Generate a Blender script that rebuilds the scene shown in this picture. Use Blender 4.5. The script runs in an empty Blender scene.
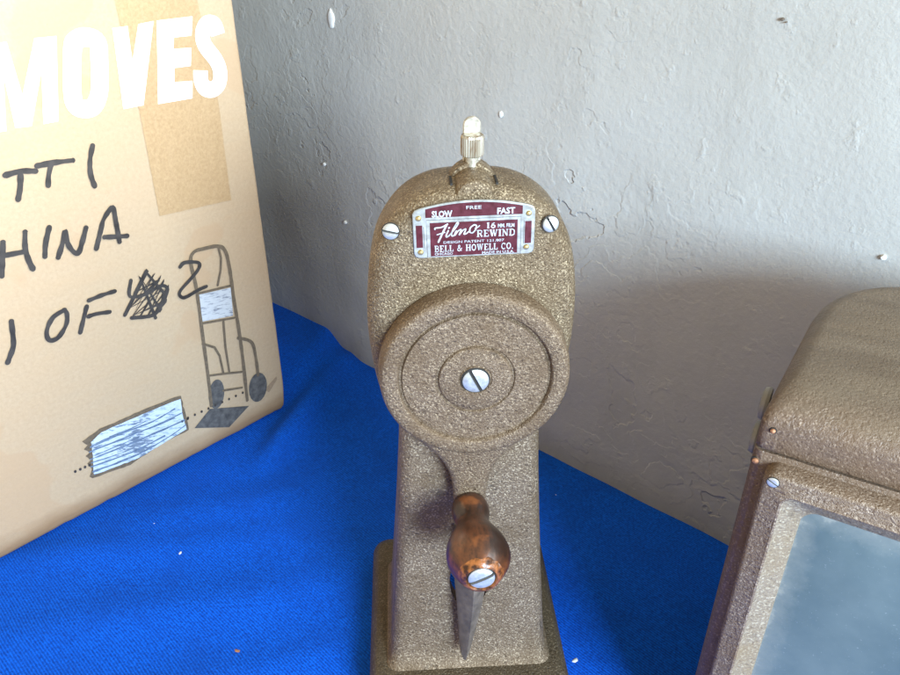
import bpy, bmesh, math, random
from mathutils import Vector, Matrix, noise
random.seed(7)
S = 0.01                      # every length below is written in centimetres
scn = bpy.context.scene
COL = scn.collection
R = math.radians

# ------------------------------------------------------------------ helpers
def tag(o, label=None, cat=None, group=None, kind=None):
    if label: o['label'] = label
    if cat: o['category'] = cat
    if group: o['group'] = group
    if kind: o['kind'] = kind
    return o

def empty(name, loc, rz=0):
    o = bpy.data.objects.new(name, None); COL.objects.link(o)
    o.location = Vector(loc) * S; o.rotation_euler = (0, 0, R(rz)); o.empty_display_size = .01
    return o

class MB:
    """collects shapes (cm) into one mesh"""
    def __init__(s): s.v = []; s.f = []; s.m = []
    def add(s, vs, fs, mi=0, M=None):
        n = len(s.v)
        s.v += [tuple((M @ Vector(p)) if M else p) for p in vs]
        s.f += [tuple(i + n for i in f) for f in fs]; s.m += [mi] * len(fs)
    def loft(s, rings, mi=0, cap0=True, cap1=True, M=None, closed=True):
        n = len(rings[0]); vs = [p for r in rings for p in r]; fs = []
        for k in range(len(rings) - 1):
            for i in range(n if closed else n - 1):
                j = (i + 1) % n
                fs.append((k*n+i, k*n+j, (k+1)*n+j, (k+1)*n+i))
        if cap0: fs.append(tuple(range(n))[::-1])
        if cap1: fs.append(tuple((len(rings)-1)*n + i for i in range(n)))
        s.add(vs, fs, mi, M)
    def lathe(s, prof, seg=64, mi=0, M=None):
        """prof: (radius, y) around the y axis"""
        rings = []
        for r, y in prof:
            r = max(r, .0005)
            rings.append([(r*math.cos(2*math.pi*k/seg), y, r*math.sin(2*math.pi*k/seg)) for k in range(seg)])
        s.loft(rings, mi, M=M)
    def build(s, name, mats, parent=None, smooth=True, angle=35, mods=None):
        me = bpy.data.meshes.new(name)
        me.from_pydata([(x*S, y*S, z*S) for x, y, z in s.v], [], s.f)
        for m in (mats if isinstance(mats, (list, tuple)) else [mats]): me.materials.append(m)
        for p, mi in zip(me.polygons, s.m): p.material_index = mi
        bm = bmesh.new(); bm.from_mesh(me)
        if s.f and not getattr(s, 'flat', False): bmesh.ops.recalc_face_normals(bm, faces=bm.faces)
        bm.to_mesh(me); bm.free()
        o = bpy.data.objects.new(name, me); COL.objects.link(o)
        if parent: o.parent = parent
        if smooth: shade(me, angle)
        return o

def shade(me, angle=35):
    bm = bmesh.new(); bm.from_mesh(me)
    for f in bm.faces: f.smooth = True
    for e in bm.edges:
        e.smooth = not (len(e.link_faces) == 2 and e.calc_face_angle(0) > R(angle))
    bm.to_mesh(me); bm.free()

def bake(o, angle=35):
    """apply an object's modifiers into its mesh"""
    dg = bpy.context.evaluated_depsgraph_get(); dg.update()
    me = bpy.data.meshes.new_from_object(o.evaluated_get(dg))
    o.modifiers.clear(); o.data = me; shade(me, angle); return o

def rrect(x0, x1, y0, y1, rs, seg=6):
    """rounded rectangle, rs = radii for (x0,y0),(x1,y0),(x1,y1),(x0,y1)"""
    if not isinstance(rs, (list, tuple)): rs = [rs]*4
    out = []
    for (cx, cy, a0, r) in ((x0, y0, 180, rs[0]), (x1, y0, 270, rs[1]), (x1, y1, 0, rs[2]), (x0, y1, 90, rs[3])):
        ox = cx + r*(1 if cx == x0 else -1); oy = cy + r*(1 if cy == y0 else -1)
        for k in range(seg+1):
            a = R(a0 + 90*k/seg); out.append((ox + r*math.cos(a), oy + r*math.sin(a)))
    return out

def smooth_line(pts, n=6, closed=False):
    P = [Vector(p) for p in pts]; out = []
    N = len(P)
    if N < 3: 
        return [P[0].lerp(P[-1], k/n) for k in range(n+1)]
    for i in range(N if closed else N-1):
        g = (lambda k: P[k % N]) if closed else (lambda k: P[max(0, min(N-1, k))])
        a, b, c, d = g(i-1), g(i), g(i+1), g(i+2)
        for k in range(n):
            t = k/n
            out.append(.5*((2*b) + (c-a)*t + (2*a-5*b+4*c-d)*t*t + (3*b-a-3*c+d)*t**3))
    if not closed: out.append(P[-1])
    return out

def ribbon(mb, pts, w, off, mi=0, smooth=True, caps=True, wob=0, step=.0006, mp=lambda p, o: (p[0], -o, p[1]), closed=False):
    """a pen stroke of width w on the plane y = -off; mp maps (u,v),off to local xyz"""
    L = smooth_line(pts[:-1] if closed else pts, 6, closed) if smooth else [Vector(p) for p in pts]
    vs = []; fs = []
    n = len(L)
    for i, p in enumerate(L):
        t = (L[(i+1) % n] - L[i-1]) if closed else (L[min(i+1, n-1)] - L[max(i-1, 0)])
        t = t.normalized() if t.length > 1e-9 else Vector((1, 0))
        q = Vector((-t.y, t.x)); ww = w/2*(1 + wob*noise.noise(Vector((p.x*3, p.y*3, w))))
        o = off + i*step
        vs += [mp(p + q*ww, o), mp(p - q*ww, o)]
        if i: fs.append((2*i-2, 2*i-1, 2*i+1, 2*i))
    if closed: fs.append((2*n-2, 2*n-1, 1, 0)); caps = False
    mb.add(vs, fs, mi)
    if caps:
        for p, o, q in ((L[0], off, L[1]), (L[-1], off+(n-1)*step, L[-2])):
            d = (p - q).normalized(); a0 = math.atan2(d.y, d.x)
            ring = [mp(p + Vector((math.cos(a0+a), math.sin(a0+a)))*w/2, o) for a in [R(-90+180*k/8) for k in range(9)]]
            mb.add(ring, [tuple(range(9))], mi)

def poly(mb, pts, off, mi=0, jit=0):
    """flat filled outline (concave allowed) on y = -off, triangulated"""
    from mathutils.geometry import tessellate_polygon
    P = [Vector((p[0], p[1], 0)) for p in pts]
    if jit:
        Q = []
        for i, p in enumerate(P):
            q = P[(i+1) % len(P)]; n = max(1, int((q-p).length/.25))
            for k in range(n):
                r = p.lerp(q, k/n); Q.append(r + Vector((noise.noise(r*4), noise.noise(r*4+Vector((9, 3, 0))), 0))*jit)
        P = Q
    tr = tessellate_polygon([P])
    mb.add([(p.x, -off, p.y) for p in P], [tuple(t) for t in tr], mi)

def text_into(mb, s, x0, x1, y0, y1, off, mi=0, bold=.0, shear=0):
    """built-in font text fitted to a box on plane y = -off"""
    cu = bpy.data.curves.new('tmp_text', 'FONT'); cu.body = s; cu.offset = bold; cu.resolution_u = 2
    o = bpy.data.objects.new('tmp_text', cu); COL.objects.link(o)
    dg = bpy.context.evaluated_depsgraph_get(); dg.update()
    me = bpy.data.meshes.new_from_object(o.evaluated_get(dg))
    xs = [v.co.x for v in me.vertices]; ys = [v.co.y for v in me.vertices]
    ax, bx, ay, by = min(xs), max(xs), min(ys), max(ys)
    vs = [((x0+(v.co.x-ax)/(bx-ax)*(x1-x0)) + shear*(v.co.y-ay)/(by-ay), -off, y0+(v.co.y-ay)/(by-ay)*(y1-y0)) for v in me.vertices]
    mb.add(vs, [tuple(p.vertices) for p in me.polygons], mi)
    bpy.data.objects.remove(o); bpy.data.curves.remove(cu); bpy.data.meshes.remove(me)

# ---- slab-serif letters, drawn with bars
def bar(mb, x0, y0, x1, y1, w, off, mp, mi=0):
    a = Vector((x0, y0)); b = Vector((x1, y1)); t = (b-a).normalized(); q = Vector((-t.y, t.x))*w/2
    mb.add([mp(p, off) for p in (a+q, b+q, b-q, a-q)], [(0, 1, 2, 3)], mi)
def arc(cx, cy, rx, ry, a0, a1, n=12): return [(cx+rx*math.cos(R(a0+(a1-a0)*k/n)), cy+ry*math.sin(R(a0+(a1-a0)*k/n))) for k in range(n+1)]
T_, t_ = .22, .10
def V(x, w=T_): return [('b', x, 0, x, 1, w), ('b', x-.19, .04, x+.19, .04, .08), ('b', x-.19, .96, x+.19, .96, .08)]
GL = {
 'R': (.95, V(.22)+[('p', [(.22, .95), (.55, .95), (.76, .87), (.76, .6), (.55, .5), (.22, .5)], .13), ('b', .5, .5, .82, .02, .2)]),
 'E': (.85, V(.22)+[('b', .2, .95, .74, .95, .1), ('b', .2, .5, .6, .5, .1), ('b', .2, .05, .78, .05, .1), ('b', .72, 1, .72, .72, .08), ('b', .76, 0, .76, .3, .08)]),
 'W': (1.25, [('b', .15, .97, .4, .03, T_), ('b', .4, .03, .6, .9, t_), ('b', .6, .95, .85, .03, T_), ('b', .85, .03, 1.08, .97, t_), ('b', 0, .96, .34, .96, .08), ('b', .5, .96, .75, .96, .08), ('b', .95, .96, 1.22, .96, .08)]),
 'I': (.45, V(.22)),
 'N': (1.0, [('b', .2, 0, .2, 1, t_), ('b', .8, 0, .8, 1, t_), ('b', .2, .95, .8, .05, T_), ('b', .03, .04, .37, .04, .08), ('b', .0, .96, .3, .96, .08), ('b', .64, .96, .97, .96, .08)]),
 'D': (.95, V(.22)+[('p', [(.22, .95), (.5, .95), (.78, .8), (.82, .5), (.78, .2), (.5, .05), (.22, .05)], .15)]),
 'B': (.9, V(.22)+[('p', [(.22, .95), (.55, .95), (.7, .85), (.7, .63), (.55, .53), (.22, .53)], .13), ('p', [(.5, .53), (.7, .47), (.78, .3), (.7, .1), (.5, .05), (.22, .05)], .13)]),
 'L': (.8, V(.22)+[('b', .2, .05, .74, .05, .1), ('b', .72, 0, .72, .34, .09)]),
 'H': (1.0, V(.22)+V(.78)+[('b', .2, .5, .8, .5, .1)]),
 'O': (.95, [('p', arc(.46, .5, .34, .44, 0, 360, 20), .17)]),
 'C': (.9, [('p', arc(.48, .5, .36, .44, 45, 315, 16), .16), ('b', .76, .95, .76, .65, .08)]),
 '&': (1.0, [('p', [(.9, .5), (.7, .15), (.4, .04), (.15, .15), (.15, .38), (.55, .65), (.58, .85), (.42, .95), (.28, .82), (.35, .6), (.85, .05)], .14)]),
 '.': (.3, [('b', .15, 0, .15, .17, .18)]),
 '1': (.6, V(.3)+[('b', .12, .8, .3, .9, .1)]), '6': (.8, [('p', arc(.4, .3, .26, .24, 0, 360, 14), .18), ('p', [(.2, .4), (.3, .75), (.6, .93)], .18)]),
 ' ': (.5, []),
}
def serif_into(mb, s, x0, x1, y0, y1, off, mi=0, sp=.06):
    tot = sum(GL[c][0]+sp for c in s)-sp; sx = (x1-x0)/tot; sy = y1-y0; cx = 0; k = 0
    for c in s:
        w, st = GL[c]
        mp = lambda p, o, cx=cx: (x0+(cx+p[0])*sx, -o, y0+p[1]*sy)
        for g in st:
            k += 1; o = off + .0004*(k % 12)
            if g[0] == 'b': bar(mb, *g[1:6], o, mp, mi)
            else: ribbon(mb, g[1], g[2], o, mi, smooth=False, caps=False, step=0.00001, mp=mp)
        cx += w+sp

def screw(name, parent, mats, loc, r, slot=0, dirn=(0, -1, 0), h=.12, roll=0):
    """slotted round head facing -y: dark washer seat and two half domes"""
    mb = MB()
    mb.lathe([(0, 0), (r*1.12, 0), (r*1.12, -.02), (0, -.021)], 28, 1)
    g = r*.14
    for sgn in (1, -1):
        rings = []
        for k, (rr, yy) in enumerate([(r, -.01), (r, -h*.55), (r*.86, -h*.85), (r*.5, -h)]):
            a0 = math.asin(min(1, g/rr)); pts = []
            for i in range(15):
                a = a0 + (math.pi-2*a0)*i/14
                pts.append((rr*math.cos(a), yy, sgn*rr*math.sin(a)))
            rings.append(pts)
        mb.loft(rings, 0)
    o = mb.build(name, mats, parent)
    o.location = Vector(loc)*S; 
    d = Vector((0, -1, 0)).rotation_difference(Vector(dirn))
    o.rotation_mode = 'QUATERNION'
    o.rotation_quaternion = d @ Matrix.Rotation(R(slot), 3, 'Y').to_quaternion()
    return o

# ------------------------------------------------------------------ materials
def nt(name):
    m = bpy.data.materials.new(name); m.use_nodes = True
    return m, m.node_tree.nodes, m.node_tree.links, m.node_tree.nodes['Principled BSDF']
def coords(N, L, sc=(100, 100, 100)):
    tc = N.new('ShaderNodeTexCoord'); mp = N.new('ShaderNodeMapping'); mp.inputs['Scale'].default_value = sc
    L.new(tc.outputs['Object'], mp.inputs['Vector']); return mp.outputs['Vector']
def tex(N, L, v, scale, detail=3, rough=.55, kind='ShaderNodeTexNoise', **kw):
    n = N.new(kind); n.inputs['Scale'].default_value = scale
    if 'Detail' in n.inputs: n.inputs['Detail'].default_value = detail
    if kind == 'ShaderNodeTexNoise': n.inputs['Roughness'].default_value = rough
    for k, val in kw.items():
        n.inputs[k].default_value = val
    L.new(v, n.inputs['Vector']); return n
def ramp(N, L, src, stops, interp='LINEAR'):
    r = N.new('ShaderNodeValToRGB'); r.color_ramp.interpolation = interp
    e = r.color_ramp.elements
    while len(e) < len(stops): e.new(.5)
    for q, (p, c) in zip(e, stops):
        q.position = p; q.color = (c, c, c, 1) if isinstance(c, (int, float)) else (*c, 1)
    L.new(src, r.inputs['Fac']); return r.outputs['Color']
def mix(N, L, f, a, b, mode='MIX'):
    m = N.new('ShaderNodeMix'); m.data_type = 'RGBA'; m.blend_type = mode
    for inp, val in ((m.inputs['Factor'], f), (m.inputs['A'], a), (m.inputs['B'], b)):
        if hasattr(val, 'is_output'): L.new(val, inp)
        else: inp.default_value = val if inp == m.inputs['Factor'] and not isinstance(val, tuple) else (*val, 1)
    return m.outputs['Result']
def mth(N, L, op, a, b=None, c=None):
    m = N.new('ShaderNodeMath'); m.operation = op
    for i, val in enumerate((a, b, c)):
        if val is None: continue
        if hasattr(val, 'is_output'): L.new(val, m.inputs[i])
        else: m.inputs[i].default_value = val
    return m.outputs[0]
def bump(N, L, B, h, dist, strength=1, prev=None):
    b = N.new('ShaderNodeBump'); b.inputs['Distance'].default_value = dist*S; b.inputs['Strength'].default_value = strength
    L.new(h, b.inputs['Height'])
    if prev: L.new(prev, b.inputs['Normal'])
    L.new(b.outputs['Normal'], B.inputs['Normal']); return b.outputs['Normal']

def crinkle(name, c1, c2, c3, scale=9, dist=.03, metal=.35, rough=.38, worn=.0):
    """wrinkle-finish enamel: two tones, brighter crests, fine relief"""
    m, N, L, B = nt(name); v = coords(N, L)
    w = tex(N, L, v, scale*.5, 2)
    vv = N.new('ShaderNodeMixRGB'); vv.inputs[0].default_value = .12; L.new(v, vv.inputs[1]); L.new(w.outputs['Color'], vv.inputs[2])
    n = tex(N, L, vv.outputs[0], scale, 4, .6); big = tex(N, L, v, .55, 4, .6)
    n2 = tex(N, L, v, scale*1.9, 2, .5)
    ridge = mth(N, L, 'SUBTRACT', 1, mth(N, L, 'ABSOLUTE', mth(N, L, 'MULTIPLY', mth(N, L, 'SUBTRACT', n.outputs['Fac'], .5), 5)))
    h = mth(N, L, 'ADD', ridge, mth(N, L, 'MULTIPLY', n2.outputs['Fac'], .8))
    col = mix(N, L, ramp(N, L, h, [(.35, 0), (1.0, 1)]), c1, c2)
    col = mix(N, L, ramp(N, L, n2.outputs['Fac'], [(.54, 0), (.66, 1)]), col, c3)
    col = mix(N, L, ramp(N, L, big.outputs['Fac'], [(.42, 0), (.72, .55)]), col, tuple(x*f for x, f in zip(c1, (1.25, 1.12, .8))))
    gr = tex(N, L, v, .9, 6, .7)
    col = mix(N, L, ramp(N, L, gr.outputs['Fac'], [(.60, 0), (.70, .55)]), col, tuple(x*.55 for x in c1))
    chp = tex(N, L, v, 1.7, 4, .75)
    col = mix(N, L, ramp(N, L, chp.outputs['Fac'], [(.735, 0), (.75, .8)]), col, (.26, .12, .05))
    if worn:      # rubbed, yellowed finish on the top of the hood
        sp = N.new('ShaderNodeSeparateXYZ'); L.new(v, sp.inputs[0])
        st = tex(N, L, coords(N, L, (30, 160, 100)), .5, 5, .6)
        zz = mth(N, L, 'ADD', sp.outputs['Z'], mth(N, L, 'MULTIPLY', st.outputs['Fac'], 1.2))
        f = ramp(N, L, mth(N, L, 'SUBTRACT', zz, worn), [(.3, 0), (.95, .8)])
        oc = mix(N, L, ramp(N, L, st.outputs['Fac'], [(.35, 0), (.7, 1)]), (.125, .092, .058), (.19, .145, .095))
        col = mix(N, L, f, col, oc)
    L.new(col, B.inputs['Base Color'])
    B.inputs['Metallic'].default_value = metal
    L.new(ramp(N, L, big.outputs['Fac'], [(.3, rough-.07), (.7, rough+.14)]), B.inputs['Roughness'])
    bump(N, L, B, h, dist); return m

def plain(name, col, rough=.5, metal=0, var=.15, scale=3, bd=.0, coat=0):
    m, N, L, B = nt(name); v = coords(N, L)
    n = tex(N, L, v, scale, 5, .6)
    L.new(mix(N, L, ramp(N, L, n.outputs['Fac'], [(.3, 0), (.7, 1)]), tuple(c*(1-var) for c in col), tuple(min(1, c*(1+var)) for c in col)), B.inputs['Base Color'])
    L.new(ramp(N, L, n.outputs['Fac'], [(.3, max(.02, rough-.08)), (.7, min(1, rough+.1))]), B.inputs['Roughness'])
    B.inputs['Metallic'].default_value = metal; B.inputs['Coat Weight'].default_value = coat
    if bd: bump(N, L, B, n.outputs['Fac'], bd)
    return m

M = {}
M['bronze'] = crinkle('bronze_wrinkle_paint', (0.095, 0.064, 0.035), (0.195, 0.139, 0.081), (0.480, 0.376, 0.238), 6.6, .034, .4, .38)
M['taupe'] = crinkle('taupe_wrinkle_paint', (0.100, 0.065, 0.038), (0.185, 0.126, 0.077), (0.380, 0.285, 0.185), 6.2, .032, .3, .4)
M['column'] = crinkle('column_wrinkle_paint', (0.092, 0.062, 0.037), (0.190, 0.132, 0.081), (0.440, 0.343, 0.233), 5.8, .032, .3, .4)
M['base'] = crinkle('shaded_wrinkle_paint', (0.045, 0.031, 0.017), (0.090, 0.065, 0.037), (0.220, 0.169, 0.106), 6, .03, .25, .42)  # base paint darkened, putting the shade on its flange into the colour
M['viewer'] = crinkle('viewer_wrinkle_paint', (0.115, 0.074, 0.049), (0.155, 0.104, 0.070), (0.270, 0.198, 0.141), 5.2, .018, .10, .44, worn=21.9)
M['bezel'] = crinkle('bezel_wrinkle_paint', (0.135, 0.089, 0.058), (0.195, 0.137, 0.093), (0.360, 0.280, 0.207), 5.5, .028, .15, .4)
M['bezel_inner'] = crinkle('pale_wrinkle_paint', (0.170, 0.125, 0.079), (0.250, 0.193, 0.132), (0.400, 0.338, 0.246), 5, .022, .1, .5)
M['steel'] = plain('nickel_steel', (.62, .62, .58), .28, .95, .12, 5, .004)
M['screw'] = plain('satin_screw_steel', (.62, .63, .60), .42, .65, .12, 6, .003)
M['nickel'] = plain('worn_brassy_nickel', (.52, .48, .39), .42, .6, .3, 5, .004)
M['brass'] = plain('brass', (.62, .48, .22), .3, .9, .2, 6, .004)
M['dark'] = plain('dark_recess', (.02, .017, .014), .7)
M['dullmetal'] = plain('dull_dark_steel', (.125, .097, .073), .55, .1, .3, 2.5, .01)
M['maroon'] = plain('maroon_enamel', (.075, .008, .016), .38, 0, .3, 4, .002)
M['silver'] = plain('etched_aluminium', (.47, .50, .49), .36, .6, .22, 4, .003)
M['letter'] = plain('etched_letter_metal', (.52, .56, .58), .42, .35, .35, 9)
M['copper'] = plain('copper_rivet', (.42, .20, .10), .5, .3, .3, 9)
M['ink'] = plain('marker_ink', (.04, .034, .03), .55, 0, .45, 1.5)
M['print'] = plain('brown_print', (.13, .095, .06), .7, 0, .3, 6)
M['white_print'] = plain('white_print', (.88, .87, .84), .6, 0, .03, 3)
M['grey_ink'] = plain('grey_print', (.085, .08, .075), .7, 0, .5, 2.5)
M['smear'] = plain('faded_print', (.30, .21, .13), .8, 0, .15, 5)
M['chip'] = plain('bare_plaster_chip', (.72, .72, .69), .8, 0, .08, 8)

# knurled nickel with rust in the grooves
m, N, L, B = nt('worn_knurled_nickel'); v = coords(N, L, (100, 100, 22))
n = tex(N, L, v, 5, 4)
L.new(mix(N, L, ramp(N, L, n.outputs['Fac'], [(.5, 0), (.66, 1)]), (.50, .46, .37), (.26, .145, .06)), B.inputs['Base Color'])
B.inputs['Metallic'].default_value = .7; B.inputs['Roughness'].default_value = .36
M['knurl'] = m

# wooden crank grip
m, N, L, B = nt('worn_varnished_wood'); v = coords(N, L, (100, 34, 100))
n = tex(N, L, v, .75, 6, .65); g = tex(N, L, v, 7, 3); n3 = tex(N, L, coords(N, L), 1.1, 3, .5)
c = mix(N, L, ramp(N, L, n.outputs['Fac'], [(.42, 0), (.70, 1)]), (.026, .011, .006), (.17, .052, .016))
c = mix(N, L, ramp(N, L, g.outputs['Fac'], [(.5, 0), (.72, .6)]), c, (.02, .009, .005))
c = mix(N, L, ramp(N, L, n3.outputs['Fac'], [(.60, 0), (.72, .75)]), c, (.24, .075, .02))
L.new(c, B.inputs['Base Color']); B.inputs['Roughness'].default_value = .40; B.inputs['Coat Weight'].default_value = .22; B.inputs['Coat Roughness'].default_value = .2
bump(N, L, B, n.outputs['Fac'], .03); M['wood'] = m
m, N, L, B = nt('bare_chipped_wood'); v = coords(N, L); n = tex(N, L, v, 3, 4)
L.new(mix(N, L, ramp(N, L, n.outputs['Fac'], [(.4, 0), (.6, 1)]), (.045, .015, .006), (.30, .10, .026)), B.inputs['Base Color'])
B.inputs['Roughness'].default_value = .3; bump(N, L, B, n.outputs['Fac'], .05); M['chipwood'] = m

# blue twill
m, N, L, B = nt('blue_twill_cloth'); v = coords(N, L)
wv = N.new('ShaderNodeTexWave'); wv.wave_type = 'BANDS'; wv.bands_direction = 'DIAGONAL'; wv.inputs['Scale'].default_value = 2.9
wv.inputs['Distortion'].default_value = .6; wv.inputs['Detail'].default_value = 1; wv.inputs['Detail Scale'].default_value = 2
L.new(v, wv.inputs['Vector'])
n = tex(N, L, v, 6.5, 4, .75); big = tex(N, L, v, .3, 5, .65)
h = mth(N, L, 'ADD', mth(N, L, 'MULTIPLY', wv.outputs['Fac'], .22), n.outputs['Fac'])
c = mix(N, L, ramp(N, L, h, [(.38, 0), (.84, 1)]), (.001, .036, .29), (.003, .14, .84))
c = mix(N, L, ramp(N, L, big.outputs['Fac'], [(.45, 0), (.72, .4)]), c, (.004, .055, .36))
fz = tex(N, L, v, 3.2, 8, .8)
c = mix(N, L, ramp(N, L, fz.outputs['Fac'], [(.68, 0), (.76, .5)]), c, (.12, .28, .75))
L.new(c, B.inputs['Base Color']); B.inputs['Roughness'].default_value = .85; B.inputs['Specular IOR Level'].default_value = .12
B.inputs['Sheen Weight'].default_value = .06; B.inputs['Sheen Tint'].default_value = (.2, .4, 1, 1)
bump(N, L, B, h, .06); M['cloth'] = m

# painted plaster: orange peel, trowel lips, lumps
m, N, L, B = nt('painted_plaster'); v = coords(N, L)
peel = tex(N, L, v, 2.6, 5, .62)
wp = tex(N, L, v, .16, 3, .5)
vv = N.new('ShaderNodeMixRGB'); vv.blend_type = 'ADD'; vv.inputs[0].default_value = 3.0; L.new(v, vv.inputs[1]); L.new(wp.outputs['Color'], vv.inputs[2])
tr = tex(N, L, vv.outputs[0], .17, 5, .55)
msk = tex(N, L, v, .06, 2, .5)
st = ramp(N, L, tr.outputs['Fac'], [(.40, 0), (.413, 1), (.50, .45), (.515, .9), (.60, .2), (.612, .75), (.8, .2)])
stm = mth(N, L, 'MULTIPLY', st, ramp(N, L, msk.outputs['Fac'], [(.42, .05), (.62, 1)]))
lump = tex(N, L, v, .55, 4, .6)
lm = ramp(N, L, lump.outputs['Fac'], [(.6, 0), (.72, 1)])
sz = N.new('ShaderNodeSeparateXYZ'); L.new(v, sz.inputs[0])
stm = mth(N, L, 'MULTIPLY', stm, ramp(N, L, mth(N, L, 'MULTIPLY', sz.outputs['Z'], .025), [(.4, 1), (.7, .45)]))     # rougher plastering low on the wall
big = tex(N, L, v, .05, 3, .5)
c = mix(N, L, ramp(N, L, big.outputs['Fac'], [(.3, 0), (.7, 1)]), (.425, .42, .39), (.47, .467, .435))
c = mix(N, L, ramp(N, L, tex(N, L, v, 1.1, 6, .8).outputs['Fac'], [(.68, 0), (.75, .3)]), c, (.62, .64, .66))
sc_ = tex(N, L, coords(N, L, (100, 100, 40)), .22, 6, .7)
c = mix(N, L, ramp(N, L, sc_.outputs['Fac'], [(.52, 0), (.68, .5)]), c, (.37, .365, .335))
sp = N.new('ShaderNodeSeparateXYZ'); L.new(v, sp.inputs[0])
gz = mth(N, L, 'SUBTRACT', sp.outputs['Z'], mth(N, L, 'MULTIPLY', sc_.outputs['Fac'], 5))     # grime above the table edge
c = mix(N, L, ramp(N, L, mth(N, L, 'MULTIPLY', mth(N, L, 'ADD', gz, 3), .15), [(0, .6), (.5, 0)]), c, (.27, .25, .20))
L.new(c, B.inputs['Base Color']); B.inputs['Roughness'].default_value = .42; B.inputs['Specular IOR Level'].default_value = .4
b1 = bump(N, L, B, peel.outputs['Fac'], .05)
b2 = bump(N, L, B, stm, .085, 1, b1)
bump(N, L, B, lm, .035, 1, b2); M['wall'] = m

# kraft board
m, N, L, B = nt('kraft_cardboard'); v = coords(N, L)
f1 = tex(N, L, v, 4.5, 6, .75); f2 = tex(N, L, coords(N, L, (100, 100, 300)), .35, 4, .6); bl = tex(N, L, v, .13, 3, .45)
c = mix(N, L, ramp(N, L, f1.outputs['Fac'], [(.3, 0), (.7, 1)]), (.40, .29, .18), (.475, .355, .23))
c = mix(N, L, ramp(N, L, f2.outputs['Fac'], [(.4, 0), (.8, .35)]), c, (.46, .31, .175))
c = mix(N, L, ramp(N, L, bl.outputs['Fac'], [(.585, 0), (.60, .5)]), c, (.43, .285, .165))
c = mix(N, L, ramp(N, L, tex(N, L, v, 6, 3, .5).outputs['Fac'], [(.74, 0), (.78, .6)]), c, (.2, .11, .05))
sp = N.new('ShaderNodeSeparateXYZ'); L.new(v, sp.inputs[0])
edge = mth(N, L, 'ADD', sp.outputs['Z'], mth(N, L, 'MULTIPLY', f2.outputs['Fac'], 1.1))      # bottom edge: scuffs and grime, plus contact shade painted in
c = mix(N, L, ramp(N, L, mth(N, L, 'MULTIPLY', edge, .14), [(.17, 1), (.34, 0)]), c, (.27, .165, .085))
L.new(c, B.inputs['Base Color']); B.inputs['Roughness'].default_value = .78
hh = mth(N, L, 'ADD', f1.outputs['Fac'], mth(N, L, 'MULTIPLY', f2.outputs['Fac'], 1.5))
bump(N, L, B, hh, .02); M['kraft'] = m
m, N, L, B = nt('brown_paper_tape'); v = coords(N, L); f1 = tex(N, L, v, 5, 6, .75)
L.new(mix(N, L, ramp(N, L, f1.outputs['Fac'], [(.35, 0), (.65, 1)]), (.36, .235, .12), (.45, .31, .17)), B.inputs['Base Color'])
wr = tex(N, L, coords(N, L, (100, 100, 25)), 1.2, 4, .6)
B.inputs['Roughness'].default_value = .36; bump(N, L, B, mth(N, L, 'ADD', f1.outputs['Fac'], mth(N, L, 'MULTIPLY', wr.outputs['Fac'], 3)), .025); M['tape'] = m
# scratchy blue-white print
def scratch(name, a, b, c3, rot):
    m, N, L, B = nt(name)
    tc = N.new('ShaderNodeTexCoord'); mp = N.new('ShaderNodeMapping'); mp.inputs['Rotation'].default_value = (0, R(rot), 0)
    mp2 = N.new('ShaderNodeMapping'); mp2.inputs['Scale'].default_value = (90, 100, 420)
    L.new(tc.outputs['Object'], mp.inputs['Vector']); L.new(mp.outputs[0], mp2.inputs['Vector'])
    n = tex(N, L, mp2.outputs[0], 1.3, 6, .7)
    q = tex(N, L, coords(N, L), .45, 2, .5)
    col = mix(N, L, ramp(N, L, n.outputs['Fac'], [(.50, 0), (.60, 1)]), a, b)
    col = mix(N, L, ramp(N, L, mth(N, L, 'ADD', n.outputs['Fac'], mth(N, L, 'MULTIPLY', mth(N, L, 'SUBTRACT', q.outputs['Fac'], .5), .6)), [(.56, 0), (.62, .9)]), col, c3)
    L.new(col, B.inputs['Base Color']); B.inputs['Roughness'].default_value = .7; return m
M['blueprint'] = scratch('scratchy_blue_print', (.52, .60, .68), (.30, .39, .50), (.12, .16, .23), -22)
M['greyprint'] = scratch('scratchy_grey_print', (.50, .52, .54), (.30, .32, .36), (.13, .14, .17), -12)

# viewer screen: dusty bluish ground glass
m, N, L, B = nt('dusty_screen_glass'); v = coords(N, L)
d1 = tex(N, L, v, 9, 4, .8); d2 = tex(N, L, v, .25, 4, .6)
c = mix(N, L, ramp(N, L, d2.outputs['Fac'], [(.3, 0), (.7, 1)]), (.085, .118, .112), (.14, .178, .168))
c = mix(N, L, ramp(N, L, d1.outputs['Fac'], [(.64, 0), (.74, .55)]), c, (.45, .48, .48))
sp = N.new('ShaderNodeSeparateXYZ'); L.new(v, sp.inputs[0])
dx = mth(N, L, 'SUBTRACT', 6.45, mth(N, L, 'ABSOLUTE', mth(N, L, 'SUBTRACT', sp.outputs['X'], 8.5)))
dz = mth(N, L, 'SUBTRACT', 6.6, mth(N, L, 'ABSOLUTE', mth(N, L, 'SUBTRACT', sp.outputs['Z'], 11.66)))
ed = mth(N, L, 'ADD', mth(N, L, 'MINIMUM', dx, dz), mth(N, L, 'MULTIPLY', mth(N, L, 'SUBTRACT', tex(N, L, v, 1.5, 5, .7).outputs['Fac'], .5), 1.4))
c = mix(N, L, ramp(N, L, mth(N, L, 'MULTIPLY', ed, .5), [(0, .55), (.10, .25), (.5, 0)]), c, (.40, .39, .32))     # dust gathered along the frame
L.new(c, B.inputs['Base Color'])
L.new(ramp(N, L, d2.outputs['Fac'], [(.3, .07), (.7, .2)]), B.inputs['Roughness'])
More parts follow.
